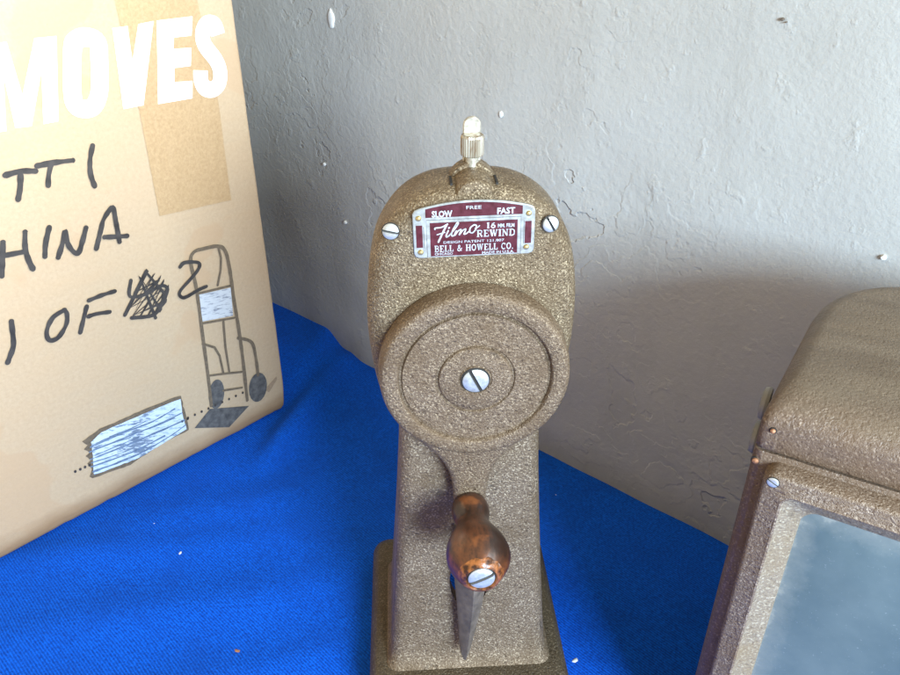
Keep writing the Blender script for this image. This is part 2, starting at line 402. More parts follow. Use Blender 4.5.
B.inputs['Specular IOR Level'].default_value = .45; B.inputs['Coat Weight'].default_value = .35; B.inputs['Coat Roughness'].default_value = .05
M['screen'] = m

# traced outlines, cm on the face of the box: (distance left of its near corner, height)
HAND = [[(15.54, 23.83), (14.73, 23.85), (13.98, 23.67)], [(14.79, 23.64), (15.0, 22.98), (15.27, 22.39)], [(13.83, 23.93), (12.93, 23.89), (11.89, 23.77)], [(13.09, 23.83), (13.37, 23.27), (13.54, 22.73)], [(10.59, 24.31), (10.92, 23.57), (11.09, 22.77), (11.03, 22.02)], [(16.67, 20.29), (17.26, 18.44)], [(16.79, 19.54), (15.69, 19.41)], [(15.42, 20.51), (15.66, 19.62), (15.68, 18.85), (15.6, 18.28)], [(14.11, 20.38), (14.54, 19.53), (14.78, 18.79)], [(14.09, 18.49), (13.6, 19.32), (13.32, 19.9), (13.37, 19.14), (13.17, 18.53), (12.91, 18.4), (12.53, 18.99), (12.13, 19.74)], [(11.84, 18.29), (11.29, 19.37), (10.95, 19.97), (10.31, 20.46), (10.31, 19.58), (10.38, 18.27)], [(11.19, 18.83), (10.53, 18.65), (9.83, 18.48)], [(17.54, 15.64), (17.76, 14.45), (17.93, 13.98), (18.43, 13.24)], [(14.57, 15.19), (15.35, 14.96), (15.89, 14.26), (15.9, 13.65), (15.38, 13.61), (14.73, 14.23), (14.52, 14.89), (14.62, 15.21)], [(13.28, 14.9), (13.67, 14.16), (14.07, 13.38)], [(13.07, 15.23), (12.22, 15.27), (11.4, 15.23)], [(13.35, 14.22), (12.82, 14.19), (12.03, 14.0)], [(10.25, 15.55), (10.54, 14.52), (9.48, 14.3), (8.4, 14.48), (8.02, 14.03), (8.7, 13.1), (9.36, 12.66), (10.78, 13.05)], [(11.15, 13.4), (9.04, 15.87), (10.95, 13.51), (8.67, 15.45), (10.78, 13.05), (8.27, 15.11), (10.27, 12.84), (8.11, 14.76), (9.73, 12.71), (7.87, 14.27), (9.28, 12.63), (8.22, 13.31), (10.57, 13.16), (8.28, 14.13), (10.8, 13.75), (8.5, 14.9), (10.23, 14.69), (9.23, 15.85), (8.32, 13.95), (8.77, 12.72), (9.65, 15.62), (9.23, 12.4)], [(6.84, 15.28), (6.45, 15.47), (5.51, 15.14), (5.55, 14.72), (6.19, 14.24), (7.1, 13.68), (7.27, 13.34), (6.93, 13.04), (5.88, 13.21), (5.25, 13.24)]]
TRUCK = [[(6.53, 3.72), (6.36, 6.02), (6.16, 9.71), (5.97, 13.17), (6.01, 15.31), (5.66, 15.95), (4.87, 15.95), (3.87, 15.79), (3.37, 15.29), (3.24, 13.99), (3.3, 11.43), (3.3, 9.21), (3.37, 6.41), (3.57, 2.7)], [(3.82, 15.68), (3.75, 14.86), (3.93, 14.01), (4.35, 12.97)], [(6.02, 12.92), (3.24, 12.55)], [(6.15, 10.62), (3.5, 9.99)], [(4.4, 10.06), (4.59, 8.01), (4.63, 5.83)], [(6.3, 6.31), (4.89, 5.82), (3.63, 5.34)], [(5.37, 4.52), (3.82, 4.0)], [(6.28, 9.03), (5.44, 8.35), (5.17, 7.52), (5.12, 5.94)], [(3.46, 8.27), (2.42, 7.42), (2.26, 5.89), (2.3, 4.42)]]
TLABEL = [(5.92, 12.81), (3.38, 12.42), (3.56, 10.19), (6.03, 10.74)]
TPLATE = [(6.69, 3.53), (3.48, 2.09), (5.44, 1.11), (8.16, 2.57)]
WHEELS = [[(5.37, 4.12), (5.5, 3.78), (5.68, 3.5), (5.88, 3.33), (6.1, 3.27), (6.3, 3.33), (6.46, 3.5), (6.57, 3.78), (6.63, 4.12), (6.62, 4.49), (6.54, 4.87), (6.41, 5.21), (6.23, 5.47), (6.03, 5.65), (5.82, 5.71), (5.63, 5.65), (5.46, 5.49), (5.34, 5.22), (5.29, 4.88), (5.29, 4.5)], [(1.72, 2.83), (1.87, 2.48), (2.09, 2.21), (2.34, 2.06), (2.61, 2.04), (2.85, 2.14), (3.06, 2.36), (3.21, 2.67), (3.28, 3.04), (3.28, 3.44), (3.19, 3.83), (3.04, 4.17), (2.83, 4.42), (2.58, 4.57), (2.33, 4.61), (2.08, 4.51), (1.87, 4.31), (1.72, 4.0), (1.63, 3.63), (1.63, 3.22)]]
SMEAR = [(1.9, 2.82), (0.68, 3.48), (0.64, 3.17), (1.55, 2.36)]
DOTS = [(8.5, 3.71), (7.94, 3.69), (7.38, 3.67), (6.81, 3.65), (6.23, 3.63), (5.64, 3.61), (5.05, 3.58), (4.45, 3.56), (3.84, 3.54), (16.78, 3.89), (16.45, 3.87), (16.13, 3.86), (15.83, 3.84), (8.97, 3.68), (8.53, 3.65)]
STACKO = [(15.81, 5.83), (14.57, 6.13), (12.99, 6.06), (11.58, 6.04), (9.14, 5.87), (8.65, 5.75), (8.64, 4.82), (8.58, 3.76), (8.6, 2.66), (10.56, 2.67), (12.38, 2.42), (13.27, 2.24), (15.86, 2.71), (16.02, 2.96), (15.74, 3.42), (15.92, 4.03), (15.67, 4.16), (15.88, 4.64), (15.58, 4.73), (15.86, 5.18), (15.54, 5.33)]
STACKI = [(15.31, 5.47), (14.52, 5.86), (13.05, 5.79), (11.59, 5.73), (9.2, 5.57), (8.72, 5.51), (8.83, 4.19), (8.77, 2.83), (12.61, 2.45), (15.75, 2.9), (15.49, 4.19)]
STACKL = [[(15.57, 4.79), (13.1, 4.59), (10.71, 4.37), (8.86, 4.35)], [(15.65, 4.22), (13.24, 3.96), (10.84, 3.79), (8.8, 3.66)], [(15.74, 3.64), (12.93, 3.2), (10.45, 3.2)], [(15.73, 3.21), (13.26, 2.82), (11.55, 2.81)], [(15.43, 5.13), (13.11, 5.02), (11.11, 4.81), (9.32, 4.97)], [(15.66, 3.94), (14.14, 3.64), (12.75, 3.46)], [(15.33, 4.37), (13.3, 4.21), (12.25, 4.1)], [(14.05, 3.01), (12.04, 2.81), (9.85, 3.0), (8.75, 3.26)], [(12.83, 4.72), (11.21, 4.36), (9.47, 4.25)], [(14.1, 5.24), (12.74, 5.09), (11.54, 5.11)], [(15.35, 5.22), (14.12, 5.18), (13.14, 4.9)], [(15.33, 4.86), (13.9, 4.64), (12.78, 4.41)], [(11.32, 3.85), (10.34, 3.72), (8.79, 3.73)]]
TAPE = [(7.4, 33.7), (2.59, 33.37), (2.48, 31.23), (2.1, 25.31), (2.27, 18.65), (7.49, 19.06), (7.39, 25.88), (7.47, 31.72)]
MOVES_E = [(5.27, 30.41), (2.97, 30.38), (3.24, 29.33), (4.4, 29.38), (4.55, 28.75), (3.39, 28.66), (3.62, 27.64), (4.72, 27.69), (4.88, 26.89), (3.67, 26.76), (3.87, 25.75), (6.16, 25.83)]
MOVES_S = [(1.45, 29.15), (1.58, 29.73), (2.12, 29.82), (2.49, 29.33), (2.45, 28.66), (1.87, 27.74), (1.68, 27.02), (1.86, 26.34), (2.37, 26.03), (2.91, 26.2), (3.1, 26.71), (3.02, 27.28)]
MOVES_V = [(7.97, 30.33), (7.08, 30.33), (7.22, 28.41), (6.42, 30.36), (5.48, 30.41), (7.08, 25.94), (8.33, 25.95)]
MOVES_O = [(10.42, 29.52), (10.08, 29.98), (9.51, 30.06), (8.97, 29.73), (9.09, 28.8), (9.46, 27.23), (9.94, 26.48), (10.43, 26.36), (10.94, 26.62), (10.97, 27.39), (10.42, 29.52)]
MOVES_M = [(14.67, 30.35), (13.61, 30.36), (13.56, 27.69), (12.21, 30.36), (11.08, 30.32), (12.09, 26.02), (12.91, 26.03), (12.28, 28.77), (13.54, 26.05), (14.36, 26.12), (14.2, 28.82), (14.84, 26.06), (15.57, 26.11)]
WCHIPS = [(-10.95, 28.72, 0.3, 0.62, 1), (20.37, 31.88, 0.09, 0.07, 0), (20.58, 31.77, 0.04, 0.03, 0), (-13.05, 17.64, 0.12, 0.12, 1), (-11.07, 13.2, 0.15, 0.14, 1), (4.28, 24.65, 0.13, 0.2, 1), (27.5, 21.78, 0.13, 0.12, 1)]
FOLD = ((-9.58, 58.92, 0.8), (-12.05, 50.37, 0.5)); FSIDE = True
CRUMBS = [(-19.87, 38.24, .16, M['chip'], 'small white crumb on the cloth nearest the lower edge of the box'),
 (-17.38, 35.75, .18, M['chip'], 'white flake on the bright blue cloth below the printed newspaper stack'),
 (-12.07, 28.55, .22, M['copper'], 'tan reddish crumb on the cloth left of the rewind base'),
 (7.0, 27.9, .24, M['chip'], 'pale flake on the cloth just right of the rewind base'),
 (7.5, 41.36, .16, M['chip'], 'tiny white speck on the cloth close to the wall right of the rewind'),
 (12.17, 29.69, .13, M['chip'], 'tiny white speck on the cloth beside the film viewer')]
M['disc_grey'] = plain('pale_disc_grey', (.24, .23, .21), .5, 0, .1, 3)
WORLD = .67
EXPO = .14
LIGHTS = [('window_right', (84, -22, 60), (-10, 40, 16), 50, 40, 4.7, (1, .975, .93)),
          ('window_front', (46, -62, 50), (4, 46, 26), 40, 32, 26, (.66, .87, 1.08)),
          ('box_top_fill', (38, -2, 88), (-34, 36, 54), 26, 26, 2.9, (1, .97, .86), 50)]  # last lamp is an added fill that brightens the top of the box

# ------------------------------------------------------------------ the setting
WD = Vector((-.766, .643, 0)); WN = Vector((-.643, -.766, 0))     # wall direction, wall normal (towards the room)
W0 = Vector((0, 52, 0))
wall_e = MB()
nu, nv = 150, 100
vs = []; fs = []
for j in range(nv+1):
    for i in range(nu+1):
        s_ = -58 + 120*i/nu; z = -4 + 84*j/nv
        d = .22*noise.noise(Vector((s_*.06, z*.06, 2))) + .10*noise.noise(Vector((s_*.25, z*.25, 5)))
        vs.append((s_, -d, z))
for j in range(nv):
    for i in range(nu):
        a = j*(nu+1)+i; fs.append((a, a+1, a+nu+2, a+nu+1))
wall_e.add(vs, fs)
# a slab with real thickness
b0 = [(-58, 8, -4), (62, 8, -4), (62, 8, 80), (-58, 8, 80)]
c0 = [(-58, .6, -4), (62, .6, -4), (62, .6, 80), (-58, .6, 80)]
wall_e.add(b0 + c0, [(0, 1, 2, 3), (4, 5, 1, 0), (5, 6, 2, 1), (6, 7, 3, 2), (7, 4, 0, 3)])
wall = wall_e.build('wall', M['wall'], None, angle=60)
# local x runs along -WD (to the right as seen), local -y faces the room
ang = math.degrees(math.atan2(-WD.y, -WD.x))
wall.location = W0*S; wall.rotation_euler = (0, 0, R(ang)); tag(wall, kind='structure')
for (u, z, w, h, rr) in WCHIPS:
    mb = MB(); rings = []
    out = [(u + w*math.cos(a)*(1+.3*noise.noise(Vector((math.cos(a)*2+u, math.sin(a)*2, z)))), z + h*math.sin(a)*(1+.3*noise.noise(Vector((math.cos(a)*2, math.sin(a)*2+z, u))))) for a in [2*math.pi*k/16 for k in range(16)]]
    for sc_, yy in ((1, .28), (1, -.13), (.8, -.17), (.2, -.18)):
        rings.append([(u+(x-u)*sc_, yy, z+(zz-z)*sc_) for x, zz in out])
    mb.loft(rings); mb.build('paint_chip', M['chip'] if rr else M['dullmetal'], wall)

# tablecloth
mb = MB(); vs = []; fs = []
def sm(t): t = max(0, min(1, t)); return t*t*(3-2*t)
FA, FB = Vector(FOLD[0][:2]), Vector(FOLD[1][:2])
def cloth_z(x, y):
    p = Vector((x, y))
    z = -.16 + .16*noise.noise(Vector((x*.07, y*.07, 1))) + .05*noise.noise(Vector((x*.25, y*.16, 7)))
    ab = FB-FA; t = (p-FA).dot(ab)/ab.length_squared; q = (p-FA).dot(Vector((-ab.y, ab.x)).normalized())
    k = sm((t+.35)/.5)*sm((1.9-t)/.6)
    z += k*1.0*math.exp(-(q/1.1)**2) + 1.9*sm(-q/2.5)*sm((.95-t)/.8)*sm((30+q)/12)
    # soft creases running away from the box across the left of the cloth
    for (cx, cy, dx, dy, wd, hh, ln) in ((-22, 36, .97, .22, 1.3, .26, 12), (-17, 31.5, .95, .3, 1.6, .24, 12), (-14, 26.5, .93, .37, 1.2, .18, 10), (-16, 40, .9, .43, 1.8, .3, 7)):
        a = (x-cx)*dx+(y-cy)*dy; b = -(x-cx)*dy+(y-cy)*dx + .6*math.sin(a*.25)
        z += hh*math.exp(-(b/wd)**2)*math.exp(-(a/ln)**2)
    # pressed flat where things stand
    for (cx, cy, rr) in ((.9, 31, 8.5),):
        z = z*(1-math.exp(-((math.hypot(x-cx, y-cy))/rr)**4)*.0)
    return z
X0, X1, Y0, Y1 = -64, 56, -12, 96
nx, ny = 240, 216
idx = {}
for j in range(ny+1):
    for i in range(nx+1):
        x = X0+(X1-X0)*i/nx; y = Y0+(Y1-Y0)*j/ny
        idx[i, j] = len(vs); vs.append((x, y, cloth_z(x, y)))
def inside(x, y): return (Vector((x, y, 0))-W0).dot(WN) > -1.2
for j in range(ny):
    for i in range(nx):
        if inside(X0+(X1-X0)*(i+.5)/nx, Y0+(Y1-Y0)*(j+.5)/ny):
            fs.append((idx[i, j], idx[i+1, j], idx[i+1, j+1], idx[i, j+1]))
used = sorted({i for f in fs for i in f}); mpx = {a: k for k, a in enumerate(used)}
mb.add([vs[a] for a in used], [tuple(mpx[i] for i in f) for f in fs])
cl = mb.build('tablecloth', M['cloth'], angle=80)
tag(cl, 'bright blue twill tablecloth covering the table under the box and both machines', 'tablecloth')
so = cl.modifiers.new('thickness', 'SOLIDIFY'); so.thickness = .08*S; so.offset = -1

# ------------------------------------------------------------------ lint on the cloth
for k, (x, y, r, mt, lab) in enumerate(CRUMBS):
    mb = MB(); rings = []
    for (q, zz) in ((.6, 0), (1, .25), (.8, .6), (.3, .8)):
        rings.append([(r*q*math.cos(a)*(1+.6*noise.noise(Vector((a, k*3.1, q)))), r*.6*q*math.sin(a)*(1+.6*noise.noise(Vector((a*2, k*1.7, q)))), zz*r*.6) for a in [2*math.pi*i/9 for i in range(9)]])
    mb.loft(rings)
    o = mb.build('crumb', mt, None); o.location = Vector((x, y, cloth_z(x, y)+.005))*S; o.rotation_euler[2] = k*1.3
    tag(o, lab, 'crumb', 'crumbs scattered on the cloth')

# ------------------------------------------------------------------ cardboard box
box = empty('cardboard_box', (-13.3, 51.6, 0), 46.99)
tag(box, 'large brown cardboard moving box with marker writing at the left against the wall', 'cardboard box')
BL, BD, BH = 47, 30, 46
mb = MB()
def box_ring(z, ins):
    out = []
    for x, y in rrect(-BL+ins, 0-ins, 0+ins, BD-ins, [.5]*4, 5):
        out.append((x, y, z))
    return out
# subdivided shell so that the front face and bottom edge can sag and scuff a little
def dense_ring(z, ins):
    c = rrect(-BL+ins, -ins, ins, BD-ins, [.28]*4, 4); out = []
    for i, p in enumerate(c):
        q = c[(i+1) % len(c)]; d = math.hypot(q[0]-p[0], q[1]-p[1]); n = max(1, int(d/.6))
        for k in range(n):
            x = p[0]+(q[0]-p[0])*k/n; y = p[1]+(q[1]-p[1])*k/n
            w = noise.noise(Vector((x*.12, y*.12, z*.12)))*.12
            scuff = .17*noise.noise(Vector((x*1.6, y*1.6, z*1.6))) if (z < .8 or (x > -.5)) else 0
            if y < 1 and z < 5: w += 0
            corner = -.2*math.exp(-((x)**2+(z)**2)/3.0) if y < 2 else 0
            out.append((x + scuff*.5 + corner, y + (0 if y < 1 and x < -.6 and z > .8 else scuff*.5), z + (.12*noise.noise(Vector((x*.3, 1, 1))) if z < 1 else 0)))
    return out
zs = [(0.02, .6), (.08, .33), (.22, .13), (.45, .03), (.8, 0)] + [(1+k*.75, 0) for k in range(59)] + [(45.5, .1), (45.8, .4)]
rings = [dense_ring(z, 0) for z, _ in zs]
# same vertex count for every ring; pull inset rings toward the middle
R2 = []
for (z, ins), rg in zip(zs, rings):
    R2.append([(x + (ins if x < -BL/2 else -ins)*(1 if (x < -BL+1 or x > -1) else 0), y + (ins if y < BD/2 else -ins)*(1 if (y < 1 or y > BD-1) else 0), zz) for x, y, zz in rg])
mb.loft(R2)
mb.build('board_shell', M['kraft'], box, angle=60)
def fx(p): return (-p[0], p[1])      # (distance left of corner, height) -> local x, z
mb = MB(); tp = [fx(p) for p in ((7.6, 46), (2.45, 46), (2.48, 31.23), (2.1, 25.31), (2.27, 18.65), (7.49, 19.06), (7.39, 25.88), (7.5, 31.72))]
poly(mb, tp, .035, jit=.03); mb.flat = False
mb.build('packing_tape', M['tape'], box, smooth=False)
mb = MB()
for P_ in (MOVES_E, MOVES_V, MOVES_M): poly(mb, [fx(p) for p in P_], .05)
ribbon(mb, [fx(p) for p in MOVES_S], .98, .05, caps=False, step=.0002); ribbon(mb, [fx(p) for p in MOVES_O], .98, .05, step=0, closed=True)
mb.build('white_lettering', M['white_print'], box, smooth=False)
mb = MB(); o_ = .075
for i, st in enumerate(HAND):
    wdt = .30 if i < 13 else (.27 if i < 17 else .24)
    if i == 17: wdt = .24
    if i == 18: wdt = .23
    ribbon(mb, [fx(p) for p in st], wdt, o_, wob=.3, smooth=i != 18); o_ += .002
    if i in (4, 11, 16, 18, 19):
        mb.build({4: 'handwritten_word', 11: 'handwritten_word', 16: 'handwritten_count', 18: 'scribbled_out_digit', 19: 'handwritten_digit'}[i], M['ink'], box, smooth=False); mb = MB()
mb = MB(); o_ = .045
poly(mb, [fx(p) for p in SMEAR], .03, 3); 
poly(mb, [fx(p) for p in TLABEL], .05, 1)
poly(mb, [fx(p) for p in TPLATE], .05, 2)
for w_ in WHEELS: poly(mb, [fx(p) for p in w_], .054, 2)
for i, st in enumerate(TRUCK):
    ribbon(mb, [fx(p) for p in st], .25 if i in (0, 8, 9) else .17, .058+.002*i, 0, wob=.25, smooth=i in (0, 8, 9))
mb.build('hand_truck_print', [M['print'], M['greyprint'], M['grey_ink'], M['smear']], box, smooth=False); mb = MB()
for d in DOTS:
    p = fx(d); poly(mb, [(p[0]+.09*math.cos(a), p[1]+.11*math.sin(a)) for a in [math.pi*k/4 for k in range(8)]], .09, 0)
mb.build('dotted_line_print', M['ink'], box, smooth=False)
mb = MB()
poly(mb, [fx(p) for p in STACKO], .05, 0, jit=.06); poly(mb, [fx(p) for p in STACKI], .056, 1, jit=.05)
for i, st in enumerate(STACKL): ribbon(mb, [fx(p) for p in st], .11 if i < 5 else .07, .062+.003*i, 2, wob=.9)
mb.build('newspaper_stack_print', [M['print'], M['blueprint'], plain('blue_grey_print', (.12, .17, .26), .7, 0, .3, 5)], box, smooth=False)

# ------------------------------------------------------------------ film rewind
rw = empty('film_rewind', (.9, 28, 0), 3.5)
tag(rw, 'bronze wrinkle-painted hand-cranked film rewind standing upright with maroon nameplate and wooden handle', 'film rewind')
# base
mb = MB()
def rr3(z, hw, yf, yb, r=.7): return [(x, y, z) for x, y in rrect(-hw, hw, yf, yb, r, 5)]
mb.loft([rr3(.0, 5.3, -3.6, 7.9, .9), rr3(1.25, 5.27, -3.5, 7.85, .9), rr3(1.6, 5.15, -3.4, 7.75, .9), rr3(1.85, 4.9, -3.15, 7.5, .9), rr3(1.93, 4.55, -2.8, 7.2, .8)])
base = mb.build('base', M['base'], rw)
# column (hollow casting, open at the back, with an oval window in its front)
mb = MB()
lv = [(1.6, 4.5, -2.2, 5.9), (1.95, 4.32, -1.95, 5.75), (2.25, 4.15, -1.72, 5.6), (2.9, 4.03, -1.55, 5.4), (5, 3.88, -1.3, 4.9), (8, 3.66, -1.0, 4.3), (11, 3.46, -.75, 3.7), (14, 3.28, -.5, 3.1), (17, 3.15, -.3, 2.6), (21, 3.1, -.2, 2.2)]
mb.loft([rr3(z, hw, yf, yb, .62) for z, hw, yf, yb in lv])
colm = mb.build('column', M['column'], rw)
def cutter(rings):
    q = MB(); q.loft(rings); o = q.build('cutter', M['dark'], rw); return o
cut1 = cutter([rr3(z, hw, yf, 12, .5) for z, hw, yf in ((-2, 3.5, -.9), (2, 3.5, -.85), (8, 3.1, -.35), (14, 2.7, .15), (17, 2.3, .4))])
cut2 = cutter([[(.98*math.cos(a), y, 7.5+1.75*math.sin(a)) for a in [2*math.pi*k/32 for k in range(32)]] for y in (-5, 1.5)])
for o, cs in ((colm, (cut1, cut2)), (base, (cut1,))):
    for c in cs:
        b = o.modifiers.new('cut', 'BOOLEAN'); b.operation = 'DIFFERENCE'; b.solver = 'EXACT'; b.object = c
    bake(o, 32)
for c in (cut1, cut2): bpy.data.objects.remove(c)
# head housing
HO = [(.0, 27.85), (.9, 27.83), (1.7, 27.68), (2.5, 27.3), (3.2, 26.65), (3.75, 25.7), (4.08, 24.5), (4.25, 23.2), (4.3, 21.8), (4.2, 20.2), (3.95, 18.6), (3.5, 17.2), (2.7, 16.1), (1.5, 15.6), (0, 15.5)]
full = HO + [(-x, z) for x, z in HO[-2:0:-1]]
out = [(p.x, p.y) for p in smooth_line([(x, z) for x, z in full], 5, closed=True)]
def head_ring(y, ins):
    n = len(out); r = []
    for i in range(n):
        p = Vector(out[i]); t = (Vector(out[(i+1) % n])-Vector(out[i-1])).normalized(); q = Vector((t.y, -t.x))
        q = q if q.dot(p-Vector((0, 21.5))) > 0 else -q
        p = p - q*ins; r.append((p.x, y, p.y))
    return r
mb = MB(); mb.loft([head_ring(y, i) for y, i in ((-.74, 1.6), (-.72, .9), (-.67, .55), (-.52, .28), (-.25, .09), (.1, 0), (1.7, 0), (2.2, .1), (2.45, .4), (2.5, .9))])
mb.build('head_housing', M['bronze'], rw, angle=50)
# lever boss on the head
mb = MB(); rings = []
for y, r in ((-.60, .55), (-.56, .68), (-.42, .76), (-.2, .8), (.75, .8)):
    rings.append([(r*math.cos(a)*1.02, y, 27.4+r*math.sin(a)) for a in [math.pi*(-.15)+math.pi*1.3*k/24 for k in range(25)]])
mb.loft(rings); mb.build('lever_boss', M['bronze'], rw)
mb = MB()
mb.loft([[(r*math.cos(a), y, 27.45+r*math.sin(a)) for a in [2*math.pi*k/28 for k in range(28)]] for y, r in ((.74, .9), (.80, .93), (1.35, .93), (1.4, .88))])
mb.build('slot_collar', M['bronze'], rw)
mb = MB()
for sx in (-1, 1):
    mb.loft([[(sx*.86+dx, y, z) for dx, z in ((-.04, 27.25), (.05, 27.25), (.05, 27.865), (-.04, 27.865))] for y in (-.1, .76)])
mb.build('lever_slot', M['dark'], rw, smooth=False)
# speed lever
Mz = Matrix.Translation((0, 1.0, 0)) @ Matrix.Rotation(R(90), 4, 'X')
mb = MB(); mb.lathe([(0, 27.3), (.25, 27.3), (.25, 28.62), (0, 28.62)], 24, 0, Matrix.Translation((0, .95, 0)) @ Matrix.Rotation(R(90), 4, 'X'))
blade = []
for y in (1.12, 1.16, 1.26, 1.30):
    k = 1 if y in (1.16, 1.26) else .88
    o2 = [(-.34*k, 28.2)] + [(.34*k*math.cos(a), 29.66+.34*k*math.sin(a)) for a in [math.pi-math.pi*i/12 for i in range(13)]] + [(.34*k, 28.2)]
    blade.append([(x+.0, y, z) for x, z in o2])
mb.loft(blade)
lever = mb.build('speed_lever', M['nickel'], rw)
mb = MB(); rings = []
for z, r in ((28.58, .36), (28.62, .42), (28.7, .43), (29.3, .43), (29.38, .41), (29.41, .34)):
    rings.append([((r+(.018 if k % 2 else -.018)*(1 if 28.6 < z < 29.37 else 0))*math.cos(2*math.pi*k/60), .95+(r+(.018 if k % 2 else -.018)*(1 if 28.6 < z < 29.37 else 0))*math.sin(2*math.pi*k/60), z) for k in range(60)])
mb.loft(rings); mb.build('knurled_nut', M['knurl'], lever, angle=20)
# mounting screws on the shoulders
for sx, sl in ((-3.18, 10), (2.86, 60)):
    screw('mounting_screw', rw, [M['screw'], M['dark']], (sx, -.74, 26.28 if sx < 0 else 26.42), .31, sl, (sx*.04, -1, .08), .14)
# nameplate
pl = empty('nameplate', (0, 0, 0)); bpy.data.objects.remove(pl)
def PX(cx, cy): return ((cx-430)/158.7, (392-(cy+(cx-430)*.022))/150.0)
PM = Matrix.Translation((-.02, -.745, 25.2)) @ Matrix.Rotation(R(-1.2), 4, 'Y') 
def plate_outline(ins=0):
    w, h = 2.3-ins, 1.98
    pts = [(-w+.2, ins), (-w+.06, ins+.06), (-w, ins+.2), (-w, h-.2-ins), (-w+.08, h-.06-ins), (-w+.28, h+.02-ins)]
    for k in range(1, 12):
        x = (-w+.28)+(2*(w-.28))*k/12; pts.append((x, h+.02+.26*(1-(x/(w-.28))**2)-ins))
    pts += [(w-.28, h+.02-ins), (w-.08, h-.06-ins), (w, h-.2-ins), (w, ins+.2), (w-.06, ins+.06), (w-.2, ins)]
    return pts
mb = MB(); mb.loft([[tuple(PM @ Vector((x, y, z))) for x, z in plate_outline(i)] for y, i in ((.02, 0), (-.05, 0), (-.07, .025))])
npl = mb.build('nameplate', M['silver'], rw, angle=25)
mb = MB(); mm = MB()
def field(x0, y0, x1, y1, arch=False):
    a = PX(x0, y0); b = PX(x1, y1)
    if arch:
        n = 14; top = []
        for k in range(n+1):
            x = a[0]+(b[0]-a[0])*k/n; top.append((x, min(2.0+.26*(1-(x/2.02)**2)-.09, 9)))
        pts = [(a[0], b[1]), (b[0], b[1])] + top[::-1]
    else: pts = [(a[0], b[1]), (b[0], b[1]), (b[0], a[1]), (a[0], a[1])]
    poly(mm, pts, .074)
def flatfield(cx0, cx1, cyt, cyb):
    a = PX(430, cyt)[1]; b = PX(430, cyb)[1]; x0 = (cx0-430)/158.7; x1 = (cx1-430)/158.7
    poly(mm, [(x0, b), (x1, b), (x1, a), (x0, a)], .074)
flatfield(166, 692, 177, 383); flatfield(82, 121, 190, 326); flatfield(736, 776, 190, 326)
x0, x1 = (142-430)/158.7, (720-430)/158.7; yb = (392-146)/150
poly(mm, [(x0, yb), (x1, yb)] + [(x1+(x0-x1)*k/14, 1.93+.26*(1-((x1+(x0-x1)*k/14)/2.02)**2)) for k in range(15)], .074)
def cp(x, y): return ((x-430)/158.7, (392-y)/150)
for line in ([cp(146, 388), cp(146, 160), cp(712, 160), cp(712, 388)], [cp(128, 200), cp(128, 330)], [cp(730, 185), cp(730, 326)]):
    ribbon(mm, line, .022, .0745, mi=1, smooth=False, caps=False, step=.00005)
mm.v = [tuple(PM @ Vector(p)) for p in mm.v]
mm.build('maroon_field', [M['maroon'], M['grey_ink']], npl, smooth=False)
mb = MB()
def tbox(cx0, cx1, cyt, cyb):
    mid = (cx0+cx1)/2; sh = (mid-430)*.022
    return (cx0-430)/158.7, (cx1-430)/158.7, (392-(cyb+sh))/150, (392-(cyt+sh))/150
text_into(mb, 'SLOW', *tbox(180, 302, 110, 150), .080, bold=.035)
text_into(mb, 'FREE', *tbox(385, 475, 84, 104), .080, bold=.005)
text_into(mb, 'FAST', *tbox(568, 675, 98, 137), .080, bold=.035)
serif_into(mb, '16', *tbox(503, 560, 186, 221), .080)
text_into(mb, 'MM. FILM', *tbox(573, 672, 194, 218), .080, bold=.03)
serif_into(mb, 'REWIND', *tbox(445, 678, 229, 271), .080)
text_into(mb, 'DESIGN PATENT 121,807', *tbox(245, 612, 291, 309), .080, bold=.01)
serif_into(mb, 'BELL & HOWELL CO.', *tbox(189, 668, 317, 357), .080)
text_into(mb, 'CHICAGO', *tbox(190, 300, 366, 381), .080, bold=.02)
text_into(mb, 'MADE IN U.S.A.', *tbox(478, 674, 361, 378), .080, bold=.02)
def FP(pts): return [(((425+x/9.47-400)*6-430)/158.7, (392-((210+y/9.47-190)*6+((425+x/9.47-400)*6-430)*.022))/150) for x, y in pts]
o_ = .080
for st, w in (([(72, 160), (75, 148), (115, 145), (150, 135), (192, 112)], .055), ([(185, 118), (160, 165), (130, 225), (102, 282)], .07), ([(92, 212), (130, 200), (165, 190)], .045),
              ([(198, 175), (178, 218), (180, 236), (205, 222)], .055), ([(204, 150), (208, 146)], .06), ([(205, 222), (255, 165), (292, 112), (286, 98), (268, 120), (236, 180), (228, 220), (248, 222), (272, 180)], .05),
              ([(276, 178), (258, 222), (290, 180), (318, 165), (314, 185), (300, 218), (334, 175), (362, 160), (358, 180), (346, 208), (366, 206), (402, 178)], .05),
              ([(440, 125), (408, 150), (400, 188), (425, 200), (455, 170), (464, 132), (444, 122)], .055), ([(452, 158), (470, 152), (494, 132)], .04)):
    ribbon(mb, FP(st), w, o_, step=.0002); o_ += .0008
mb.v = [tuple(PM @ Vector(p)) for p in mb.v]
mb.build('lettering', M['letter'], npl, smooth=False)
for cx, cy in ((100, 155), (757, 137), (105, 362), (747, 343)):
    x, z = PX(cx, cy); p = PM @ Vector((x, -.07, z))
    mb = MB(); mb.lathe([(0, .02), (.115, .02), (.11, -.02), (.08, -.06), (0, -.075)], 20, 0)
    o = mb.build('rivet', M['brass'], npl); o.location = p*S
